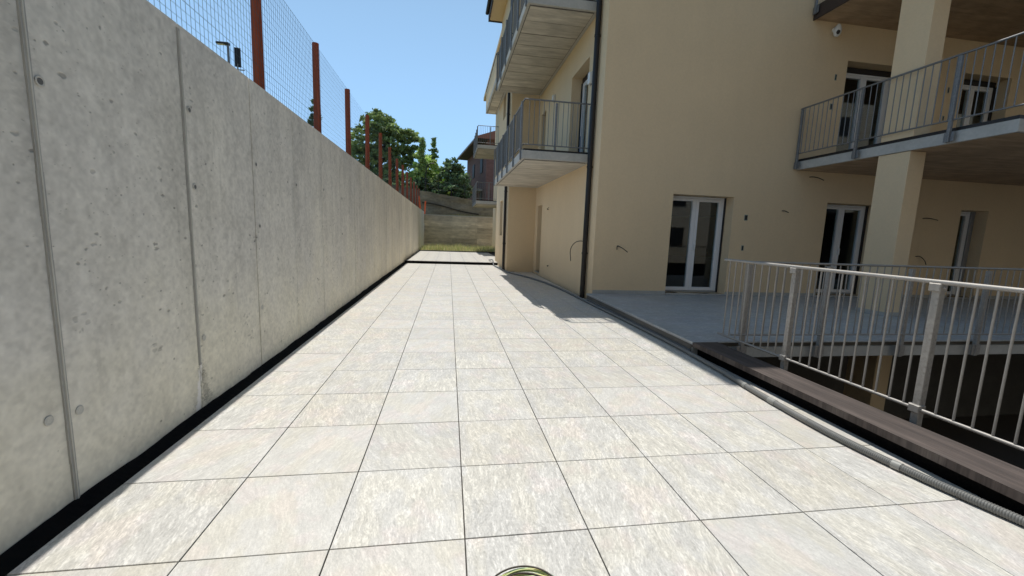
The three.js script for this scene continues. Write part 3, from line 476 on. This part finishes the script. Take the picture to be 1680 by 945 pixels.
  for (const [x, y, w, h] of [[10.99, 3.26, 0.085, 0.13], [10.98, 2.11, 0.06, 0.12], [14.06, 8.57, 0.05, 0.13], [14.04, 7.52, 0.08, 0.13], [19.19, 8.55, 0.05, 0.13], [19.16, 7.49, 0.05, 0.11]]) {
    const s = mesh('socket_box', cham(-w / 2, w / 2, -h / 2, h / 2, -0.004, 0.006, 0.002), M.socket, bld, [x * U, y * U, FZ]); mesh('box_recess', bx(-w / 2 + 0.012, w / 2 - 0.012, -h / 2 + 0.015, h / 2 - 0.015, 0.004, 0.0075), M.cable, s);
  }
}
for (const [y, z, h] of [[9.2, -18.4, 0.16], [8.2, -12.75, 0.24]]) { const f = mesh('wall_lamp', cham(-0.075, -0.002, -h / 2, h / 2, -0.07, 0.07, 0.012), M.whitePlastic, bld, [SX, y * U, z * U]); mesh('lamp_base', cham(-0.012, -0.001, -h / 2 - 0.015, h / 2 + 0.015, -0.085, 0.085, 0.003), M.greyGuide, f); }
// dome camera
{
  const c = tag(group('security_camera', scene, 13.72 * U, 10.12 * U, FZ), 'white dome security camera on the wall under the upper balcony ceiling', 'camera');
  const pts = []; for (let i = 0; i <= 12; i++) { const t = i / 12 * Math.PI; pts.push(new THREE.Vector2(Math.max(0.0001, Math.sin(t) * 0.085 * (0.85 + 0.15 * Math.cos(t))), -Math.cos(t) * 0.13)); }
  const b = mesh('housing', new THREE.LatheGeometry(pts, 22), M.whitePlastic, c, [0, -0.01, 0.1]); b.rotation.set(0.12, 0, 0.05);
  const l = mesh('lens', new THREE.SphereGeometry(0.034, 16, 12), M.cable, c, [-0.03, -0.07, 0.148]); l.scale.set(1, 1.3, 1); mesh('mount', cylY(0.05, 0.06, 16), M.whitePlastic, c, [0, 0.03, 0.001]).rotation.x = Math.PI / 2;
}

// ---------------------------------------------------------------- terrace and sunken yard
{
  const t = struct(group('terrace', scene)), x0 = 4.85 * U, z1 = -4.66 * U;
  mesh('terrace_slab', bx(x0 + 0.03, RX, -0.05, 0.085, FZ + 0.001, z1 - 0.03), M.concrete, t);
  mesh('terrace_bed', bx(x0 + 0.03, RX, 0.086, 0.146, FZ + 0.001, z1 - 0.06), M.darkConcrete, t);
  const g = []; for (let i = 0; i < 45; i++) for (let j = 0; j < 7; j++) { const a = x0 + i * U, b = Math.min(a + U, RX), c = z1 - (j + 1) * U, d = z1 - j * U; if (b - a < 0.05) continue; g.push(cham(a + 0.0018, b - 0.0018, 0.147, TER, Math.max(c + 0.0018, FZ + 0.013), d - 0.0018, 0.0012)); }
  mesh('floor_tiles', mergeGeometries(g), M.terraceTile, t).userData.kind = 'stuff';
  mesh('edge_membrane', bx(x0 + 0.017, x0 + 0.028, -0.11, 0.124, FZ + 0.002, z1 - 0.05), M.darkConcrete, t); mesh('channel_rim', bx(x0 + 0.004, x0 + 0.0165, 0.03, 0.05, FZ + 0.014, z1 - 0.05), M.greyGuide, t); mesh('edge_profile', bx(x0 + 0.002, x0 + 0.01, 0.128, 0.158, FZ + 0.014, z1 - 0.002), M.greyGuide, t);
  struct(mesh('yard_floor', bx(4.9 * U, 40, -3.15, -3.05, FZ, 14), M.soil, scene));
  const w = struct(group('yard_walls', scene));
  mesh('yard_wall', bx(5.02 * U, 5.34 * U, -3.1, 0.1, z1 - 0.06, 8), M.membrane, w); mesh('yard_wall', bx(4.98 * U, 5.3 * U, -3.1, -0.06, FZ, z1 - 0.065), M.membrane, w);
  mesh('yard_wall', bx(5.4 * U, 40, -3.1, 0.0, 6.2, 6.6), M.membrane, w);
  mesh('yard_wall', bx(RX, 40, -3.1, 3.0, FZ, 6.2), M.membrane, w);
  mesh('yard_wall', bx(5.31 * U, RX, -3.1, -0.06, FZ + 0.005, FZ + 0.05), M.darkConcrete, w);
  const bm = mesh('curb_beam', cham(4.87 * U, 5.42 * U, 0.102, 0.158, z1 - 0.04, 2.6, 0.006), M.beam, scene); tag(bm, 'brown weathered capping beam between the tiled drive and the sunken yard', 'beam');
  const gm = mesh('gap_membrane', bx(4.972 * U, 5.018 * U, -0.3, -0.01, ZS, 8), M.membrane, scene); tag(gm, 'black membrane lining the narrow gap beside the brown beam and terrace edge', 'membrane');

  const nr = tag(group('railing', scene), 'galvanised railing with clamped posts beside the brown beam, nearest the camera', 'railing');
  railing(nr, [5.54 * U, -4.85 * U], [5.54 * U, 2.4], { y: 0.16, top: 1.205, low: 0.25, posts: [1.05, 2.27, 3.49, 4.71], m: M.galv, side: -1, postDrop: 0.45, clamp: true, step: 0.104, br: 0.0075, rail: 0.017, pw: 0.05 });
  const br = tag(group('railing', scene), 'grey railing along the front edge of the shaded terrace behind the nearer one', 'railing');
  railing(br, [5.62 * U, -4.55 * U], [RX - 0.4, -4.55 * U], { y: 0.12, top: 1.19, low: 0.27, posts: [0.18, 1.3, 2.55, 3.8, 5.05, 6.3, 7.55, 8.8], m: M.galv, side: -1, postDrop: 0.16, br: 0.007, rail: 0.014, pw: 0.05 });
}

// ---------------------------------------------------------------- conduit along the drive
{
  const c = tag(group('conduit_pipe', scene), 'long grey corrugated conduit lying on the tiles beside the brown beam', 'conduit');
  const R = 0.0265, pts = [[5.02, 1.5], [4.84, 0.5], [4.66, -0.3], [4.56, -1.15], [4.60, -2.3], [4.73, -3.7], [4.80, -5.2], [4.80, -6.9], [4.76, -9], [4.72, -11], [4.68, -13.6], [4.5, -16.1], [4.1, -18.4], [3.5, -20.6], [3.2, -22.6], [3.08, -24.6], [3.05, -26.2]].map(([x, z]) => [x * U, R + 0.002, z * U]);
  pts.push([3.05 * U, 0.1, -26.45 * U], [3.04 * U, 0.2, -26.55 * U], [2.9 * U, 0.16, -28 * U]);
  const cv = new THREE.CatmullRomCurve3(pts.map(p => new THREE.Vector3(...p)), false, 'centripetal'), L = cv.getLength();
  function seg(a, b, pitch, amp, r0 = R) {                       // a..b in metres along the curve, ribbed
    const n = pitch ? Math.ceil((b - a) / pitch) * 4 : Math.ceil((b - a) / 0.12), rad = 14, P = [], I = [], up = new THREE.Vector3(0, 1, 0);
    for (let i = 0; i <= n; i++) { const d = a + (b - a) * i / n, p = cv.getPointAt(clamp(d / L)), t = cv.getTangentAt(clamp(d / L)), s = new THREE.Vector3().crossVectors(t, up).normalize(), u = new THREE.Vector3().crossVectors(s, t), r = r0 - (pitch ? amp * [0, 0.1, 1, 0.9][i % 4] : 0);
      for (let k = 0; k <= rad; k++) { const q = k / rad * 2 * Math.PI, v = p.clone().addScaledVector(s, Math.cos(q) * r).addScaledVector(u, Math.sin(q) * r); P.push(v.x, v.y, v.z); if (i && k) { const m = rad + 1, e = i * m + k; I.push(e, e - 1, e - m - 1, e, e - m - 1, e - m); } } }
    const g = new THREE.BufferGeometry(); g.setAttribute('position', new THREE.Float32BufferAttribute(P, 3)); g.setIndex(I); g.computeVertexNormals(); return g;
  }
  mesh('corrugated_tube', seg(0, 1.85, 0.0115, 0.0032), M.conduit, c); mesh('smooth_tube', seg(1.85, 2.95, 0, 0, R * 0.97), M.conduit, c); mesh('smooth_tube', seg(2.95, 6.5, 0, 0), M.conduit, c); mesh('corrugated_tube', seg(6.5, L, 0, 0, R * 0.95), M.conduitDark, c);
  for (const [a, b] of [[1.2, 1.25], [2.2, 2.28], [2.6, 2.64]]) mesh('coupling', seg(a, b, 0, 0, R * 1.07), M.coupling, c);
}
// coil of earth wire on the floor
{
  const c = tag(group('cable_coil', scene, 0.365 * U, 0, 0.388), 'coil of green and yellow electric cable lying on the tiles at the near edge', 'cable'), r = rng(3);
  const st = colorTex(8, 32, (u, v) => ((v * 2) % 1 < 0.5 ? [0.78, 0.7, 0.25] : [0.06, 0.26, 0.1]), true); st.repeat.set(1, 1); const wm = [mat({ map: st, roughness: 0.4 }), mat({ map: st, roughness: 0.4, color: lin(0.9, 1, 1.2) }), mat({ color: lin(0.045, 0.03, 0.02), roughness: 0.5 })];
  for (let i = 0; i < 12; i++) { const R = 0.12 + r() * 0.045, h = 0.004 + r() * 0.036, ex = 1 + (r() - 0.5) * 0.12, ox = (r() - 0.5) * 0.02, oz = (r() - 0.5) * 0.02, ph = r() * 6, p = []; for (let k = 0; k < 14; k++) { const a = k / 14 * 6.2832; p.push([ox + Math.cos(a) * R * ex, h + Math.sin(a * 2 + ph) * 0.004 + 0.004, oz + Math.sin(a) * R / ex]); } const lp = mesh('wire_loop', tube(p, 0.0036, 72, 8, true), wm[i % 7 === 3 ? 2 : i & 1], c); }
}

// ---------------------------------------------------------------- far house, lamps, sign
{
  const h = tag(group('brick_house', scene, 2.35, 0, -37.2), 'old brick house with a wide dark eave and small balconies far behind', 'house'); h.rotation.y = 0.121;
  const E = 9.94; mesh('wall', bx(1.1, 13, 2.5, E - 0.05, -12, -0.9), M.brick, h);
  const s = new THREE.Shape(); s.moveTo(0, 0); s.lineTo(7.2, 2.6); s.lineTo(14.4, 0); s.lineTo(14.4, -0.18); s.lineTo(0, -0.18); s.closePath(); const rg = new THREE.ExtrudeGeometry(s, { depth: 12.5, bevelEnabled: false }); rg.translate(0, E + 0.12, -12.4); const roof = mesh('roof', uvM(rg), M.roofTile, h); mesh('eave_board', bx(0.02, 1.1, E - 0.09, E - 0.065, -12.3, 0.05), M.fascia, roof); mesh('gutter', bx(-0.1, -0.004, E - 0.03, E + 0.1, -12.4, 0.1), M.greyGuide, roof);
  for (const [z, y] of [[-3, 7.2], [-7.4, 7.2], [-3, 4.2]]) { const w = group('window', h); mesh('frame', bx(1.03, 1.098, y, y + 1.4, z - 0.6, z + 0.6), M.brownTrim, w); mesh('pane', bx(1.018, 1.028, y + 0.1, y + 1.3, z - 0.5, z + 0.5), M.cable, w); }
  for (const z of [-4.6]) { const b = group('balcony', h); mesh('slab', bx(0.0, 1.09, 5.4, 5.6, z - 2.2, z + 2.2), M.concrete, b); mesh('handrail', bx(-0.02, 0.03, 6.5, 6.56, z - 2.2, z + 2.2), M.galvDark, b); for (let k = 0; k <= 16; k++) mesh('baluster', cylY(0.015, 0.9, 5), M.galvDark, b, [0.0, 5.6, z - 2.15 + k * 0.268]); }
  const nb = tag(group('neighbour_house', scene, 0, 0, 17), 'tall dull rendered house standing behind the viewer across the yard', 'house');
  mesh('wall', wallZ(-14, 70, -3.2, 16.4, 9, 9), M.dimRender, nb); for (let i = 0; i < 15; i++) for (const y of [0.8, 4.2, 7.6, 11]) { const w = group('window', nb); mesh('frame', bx(-11.5 + i * 5, -10.1 + i * 5, y, y + 1.6, -0.04, -0.003), M.brownTrim, w); mesh('pane', bx(-11.4 + i * 5, -10.2 + i * 5, y + 0.1, y + 1.5, -0.05, -0.042), M.cable, w); }
  mesh('roof', bx(-15, 71, 16.41, 16.7, -0.9, 10), M.roofTile, nb);
  const l = tag(group('street_lamp', scene, -12.0, 2.5, -24), 'modern street lamp with a flat horizontal head seen through the wire fence', 'street lamp');
  mesh('pole', new THREE.CylinderGeometry(0.055, 0.08, 8.45, 10).translate(0, 4.225, 0), M.galvDark, l); const hd = mesh('lamp_head', cham(-0.55, 0.06, 8.4, 8.5, -0.14, 0.14, 0.02), M.darkMetal, l); mesh('lens', bx(-0.5, -0.15, 8.393, 8.399, -0.1, 0.1), M.whitePlastic, hd);
  const sg = tag(group('sign_board', scene, -11.75, 2.5, -24.4), 'small dark panel on a post behind the wire fence beside the lamp', 'sign'); mesh('pole', cylY(0.04, 7.6, 8), M.galv, sg); const pn = mesh('panel', cham(-0.13, 0.17, 7.45, 8.45, -0.03, 0.03, 0.008), M.darkMetal, sg); pn.rotation.y = 0.3; mesh('cross_arm', bx(-0.5, 0.35, 7.28, 7.33, -0.02, 0.02), M.galv, sg);
  const l2 = tag(group('street_lamp', scene, -2.2, 3.8, -37.2), 'thin lamp post with a curved arm in front of the trees above the old wall', 'street lamp'); mesh('pole', tube([[0, 0, 0], [0, 1.5, 0], [0.0, 2.7, 0], [0.08, 3.3, 0], [0.42, 3.58, 0]], 0.04, 24, 7), M.darkMetal, l2); mesh('lamp_head', cham(0.38, 0.72, 3.53, 3.61, -0.08, 0.08, 0.015), M.darkMetal, l2);
}

// ---------------------------------------------------------------- trees
function tree(name, label, x, y, z, blobs, o) {
  const t = tag(group(name, scene, x, y, z), label, 'tree'), r = rng(o.seed), P = [], C = [], N = [], q = new THREE.Vector3(), e = new THREE.Vector3();
  for (const [bx_, by, bz, rx, ry, rz, n] of blobs) {
    const cl = Math.max(3, Math.round(n / 26));
    for (let c = 0; c < cl; c++) {                      // leaf clumps spread through the volume, darker within
      let a, b, d; do { a = r() * 2 - 1; b = r() * 2 - 1; d = r() * 2 - 1; } while (a * a + b * b + d * d > 1); const rr = Math.sqrt(a * a + b * b + d * d), k = Math.pow(rr, -0.45); a *= k; b *= k; d *= k;
      const tone = 0.62 + r() * 0.65, hue = r(), cs = (o.clump || 0.42) * (0.6 + r() * 0.8);
      for (let i = 0; i < 26; i++) {
        const px = bx_ + a * rx + (r() + r() - 1) * cs, py = by + b * ry + (r() + r() - 1) * cs * 0.6, pz = bz + d * rz + (r() + r() - 1) * cs, s = o.leaf * (0.6 + r() * 0.8);
        q.set(r() - 0.5, r() - 0.2, r() - 0.5).normalize(); e.set(r() - 0.5, r() - 0.5, r() - 0.5).cross(q).normalize(); const f = q.clone().cross(e).multiplyScalar(s * (o.thin || 0.55)), g = e.clone().multiplyScalar(s);
        const v = [[px - g.x, py - g.y, pz - g.z], [px + f.x, py + f.y, pz + f.z], [px + g.x, py + g.y, pz + g.z], [px - f.x, py - f.y, pz - f.z]];
        for (const m of [0, 1, 2, 0, 2, 3]) P.push(...v[m]); const w = tone * (0.85 + r() * 0.3), cc = o.col.map((cA, m) => (o.gain || 3.1) * (cA + (o.col2[m] - cA) * hue) * w); for (let m = 0; m < 6; m++) C.push(...cc);
      }
    }
  }
  const g = new THREE.BufferGeometry(); g.setAttribute('position', new THREE.Float32BufferAttribute(P, 3)); g.setAttribute('color', new THREE.Float32BufferAttribute(C, 3)); g.computeVertexNormals(); mesh('crown', g, M.foliage, t);
  const H = o.h, br = [new THREE.CylinderGeometry(o.tr * 0.45, o.tr, H * 0.75, 9).translate(0, H * 0.375, 0)];
  for (const [bx_, by, bz, rx] of blobs) if (o.limbs !== false && rx > 0.3) { const y0 = Math.min(by * 0.7, H * 0.7), m = [bx_ * 0.5, (y0 + by) / 2 + 0.1, bz * 0.5]; br.push(barGeo([0, y0, 0], m, o.tr * 0.35, 6), barGeo(m, [bx_, by, bz], o.tr * 0.2, 6)); }
  mesh('trunk', merge(br), M.bark, t); return t;
}
const DARK = { col: [0.035, 0.06, 0.025], col2: [0.06, 0.09, 0.04] }, MID = { col: [0.07, 0.11, 0.032], col2: [0.13, 0.17, 0.05] }, LIGHT = { col: [0.12, 0.17, 0.045], col2: [0.19, 0.235, 0.075] };
// conifer blobs: stacked whorls
function conifer(H, R, y0, n, per, seed) { const r = rng(seed), b = []; for (let i = 0; i < n; i++) { const t = i / (n - 1), y = y0 + (H - y0) * t, w = R * (1 - t * 0.93) * (0.8 + r() * 0.4), k = Math.max(1, Math.round(5 * (1 - t) + 1)); for (let m = 0; m < k; m++) { const a = r() * 6.28; b.push([Math.cos(a) * w * 0.55, y - w * 0.1, Math.sin(a) * w * 0.55, w * 0.5, 0.16 + w * 0.1, w * 0.5, per]); } b.push([0, y, 0, w * 0.4, 0.3, w * 0.4, per]); } return b; }
tree('pine_tree', 'dark pointed conifer far away behind the second fence post', -16.6, 4.5, -54, conifer(11.9, 2.3, 4.5, 10, 90, 4), { seed: 1, leaf: 0.2, thin: 0.4, clump: 0.3, h: 11.5, tr: 0.2, limbs: false, ...DARK });
const B = (l, n) => l.map(([x, y, z, r, ry, rz]) => [x, y, z, r, ry || r * 0.7, rz || r, Math.round(1.9 * n * r * r)]);
tree('cedar_tree', 'large spreading cedar with long branches, tallest tree left of centre', -7.2, 4.6, -42, B([[-0.9, 5.2, 0, 2.0, 1.4], [0.0, 7.0, 0.2, 1.5, 0.9], [0.9, 6.3, 0.4, 1.5, 0.8], [-0.3, 7.8, 0, 0.7, 0.5], [0.9, 7.0, 0, 0.8, 0.4], [-1.3, 3.0, 0.5, 1.8, 1.4], [0.6, 3.4, 0, 2.0, 1.5], [1.3, 4.8, 0.4, 1.5, 1.0], [-1.9, 4.4, 0, 0.9, 0.5], [2.6, 5.7, 0, 0.9, 0.32], [3.3, 6.3, 0.2, 0.7, 0.25], [4.0, 5.7, 0.2, 0.45, 0.2], [2.5, 4.6, 0, 0.9, 0.3], [3.2, 4.9, 0.1, 0.6, 0.25], [2.3, 6.2, 0, 0.8, 0.25], [2.6, 3.4, 0.3, 1.1, 0.6], [3.6, 4.0, 0, 0.6, 0.35], [0.2, 1.6, 0.6, 2.2, 1.2]], 300), { seed: 2, leaf: 0.2, thin: 0.45, clump: 0.36, h: 7.6, tr: 0.28, ...MID, col: [0.055, 0.085, 0.03], col2: [0.12, 0.15, 0.05] });
tree('garden_tree', 'bright green leafy tree in the middle of the row above the old wall', -2.3, 4.0, -40.5, B([[0, 3.3, 0, 1.1], [-0.5, 4.3, 0, 0.7], [0.1, 2.0, 0.4, 1.4, 1.0], [0.9, 2.9, 0, 0.9], [1.2, 1.6, 0.3, 1.2, 1.0], [-1.1, 2.3, 0, 1.0], [-0.7, 4.9, 0, 0.35], [-0.9, 3.3, 0.2, 0.6], [0.5, 3.9, 0.2, 0.4]], 250), { seed: 3, leaf: 0.18, clump: 0.34, h: 4.2, tr: 0.13, gain: 3.4, ...LIGHT });
tree('fir_tree', 'slender fir with a pointed tip rising above the leafy trees', -1.75, 4.2, -43, conifer(6.4, 1.2, 2.4, 9, 70, 8), { seed: 5, leaf: 0.15, thin: 0.4, clump: 0.22, h: 6.6, tr: 0.11, limbs: false, ...MID });
tree('fir_tree', 'ragged fir between the cedar and the bright leafy tree', -2.65, 4.1, -39, conifer(5.6, 0.8, 2.4, 8, 45, 18), { seed: 15, leaf: 0.15, thin: 0.4, clump: 0.25, h: 6.4, tr: 0.11, limbs: false, ...MID });
tree('bay_tree', 'dense dark green bush tree beside the eave of the brick house', 0.1, 3.6, -39, B([[0, 3.2, 0, 1.1], [0.1, 4.1, 0, 0.75], [0.8, 2.5, 0.3, 1.0], [-0.8, 2.4, 0, 0.9], [0.2, 1.5, 0.4, 1.4, 0.9], [1.1, 1.6, 0.2, 0.9], [0.5, 3.7, 0, 0.6]], 420), { seed: 6, leaf: 0.16, clump: 0.28, h: 3.9, tr: 0.12, gain: 3.3, ...DARK });
tree('bay_tree', 'low dark green shrub mass over the left end of the old wall', -2.4, 3.8, -38.6, B([[0, 1.5, 0, 1.1, 0.8], [0.9, 1.1, 0.2, 0.9], [-1.1, 1.3, 0, 1.0], [-2.1, 1.6, 0, 1.0], [-3.2, 1.4, 0, 1.1]], 320), { seed: 7, leaf: 0.16, clump: 0.3, h: 1.6, tr: 0.08, ...DARK });
tree('broadleaf_tree', 'wide mid green tree filling the gap behind the garden trees', 1.2, 4.2, -55, B([[0, 3, 0, 2.4, 1.8], [-3, 2.6, 0, 2.4, 1.6], [3, 2.5, 0, 2.4, 1.8], [-6.5, 2.8, 0, 2.6, 1.9]], 200), { seed: 9, leaf: 0.26, clump: 0.5, h: 3.4, tr: 0.2, ...MID });
// light wire fence on the old wall
{
  const f = tag(group('garden_fence', scene), 'thin wire fence on short posts along the top of the old wall', 'fence');
  for (let i = 0; i < 6; i++) mesh('fence_post', cylY(0.018, 1.1, 7), M.darkMetal, f, [-2.1 + i * 1.1, 4.3 - 0.137 * (-2.1 + i * 1.1), -33.85]);
  for (const h of [0.35, 0.7, 1.05]) mesh('wire', barGeo([-2.1, 4.59 + h, -33.85], [3.4, 3.83 + h, -33.85], 0.005, 5), M.darkMetal, f);
}
// weeds on the bank
{
  const P = [], C = [], r = rng(61); for (let i = 0; i < 1500; i++) { const x = -1.8 + Math.pow(r(), 0.6) * 6.5, z = -30.35 - Math.pow(r(), 2) * 2.8, h = (0.1 + r() * 0.3) * (0.3 + vn(x * 1.2, z)), w = 0.02, a = r() * 6.28; P.push(x - w * Math.cos(a), 2.4, z - w * Math.sin(a), x + w * Math.cos(a), 2.4, z + w * Math.sin(a), x + (r() - 0.5) * h, 2.45 + h, z + (r() - 0.5) * h); const c = r() < 0.5 ? [0.3, 0.26, 0.12] : [0.12, 0.16, 0.05]; for (let q = 0; q < 3; q++) C.push(...c); }
  const g = new THREE.BufferGeometry(); g.setAttribute('position', new THREE.Float32BufferAttribute(P, 3)); g.setAttribute('color', new THREE.Float32BufferAttribute(C, 3)); g.computeVertexNormals(); const m = tag(mesh('weeds', g, M.leaf, scene), 'straggly weeds along the top of the board marked end wall', 'weeds'); m.userData.kind = 'stuff';
}
renderer.render(scene, camera);
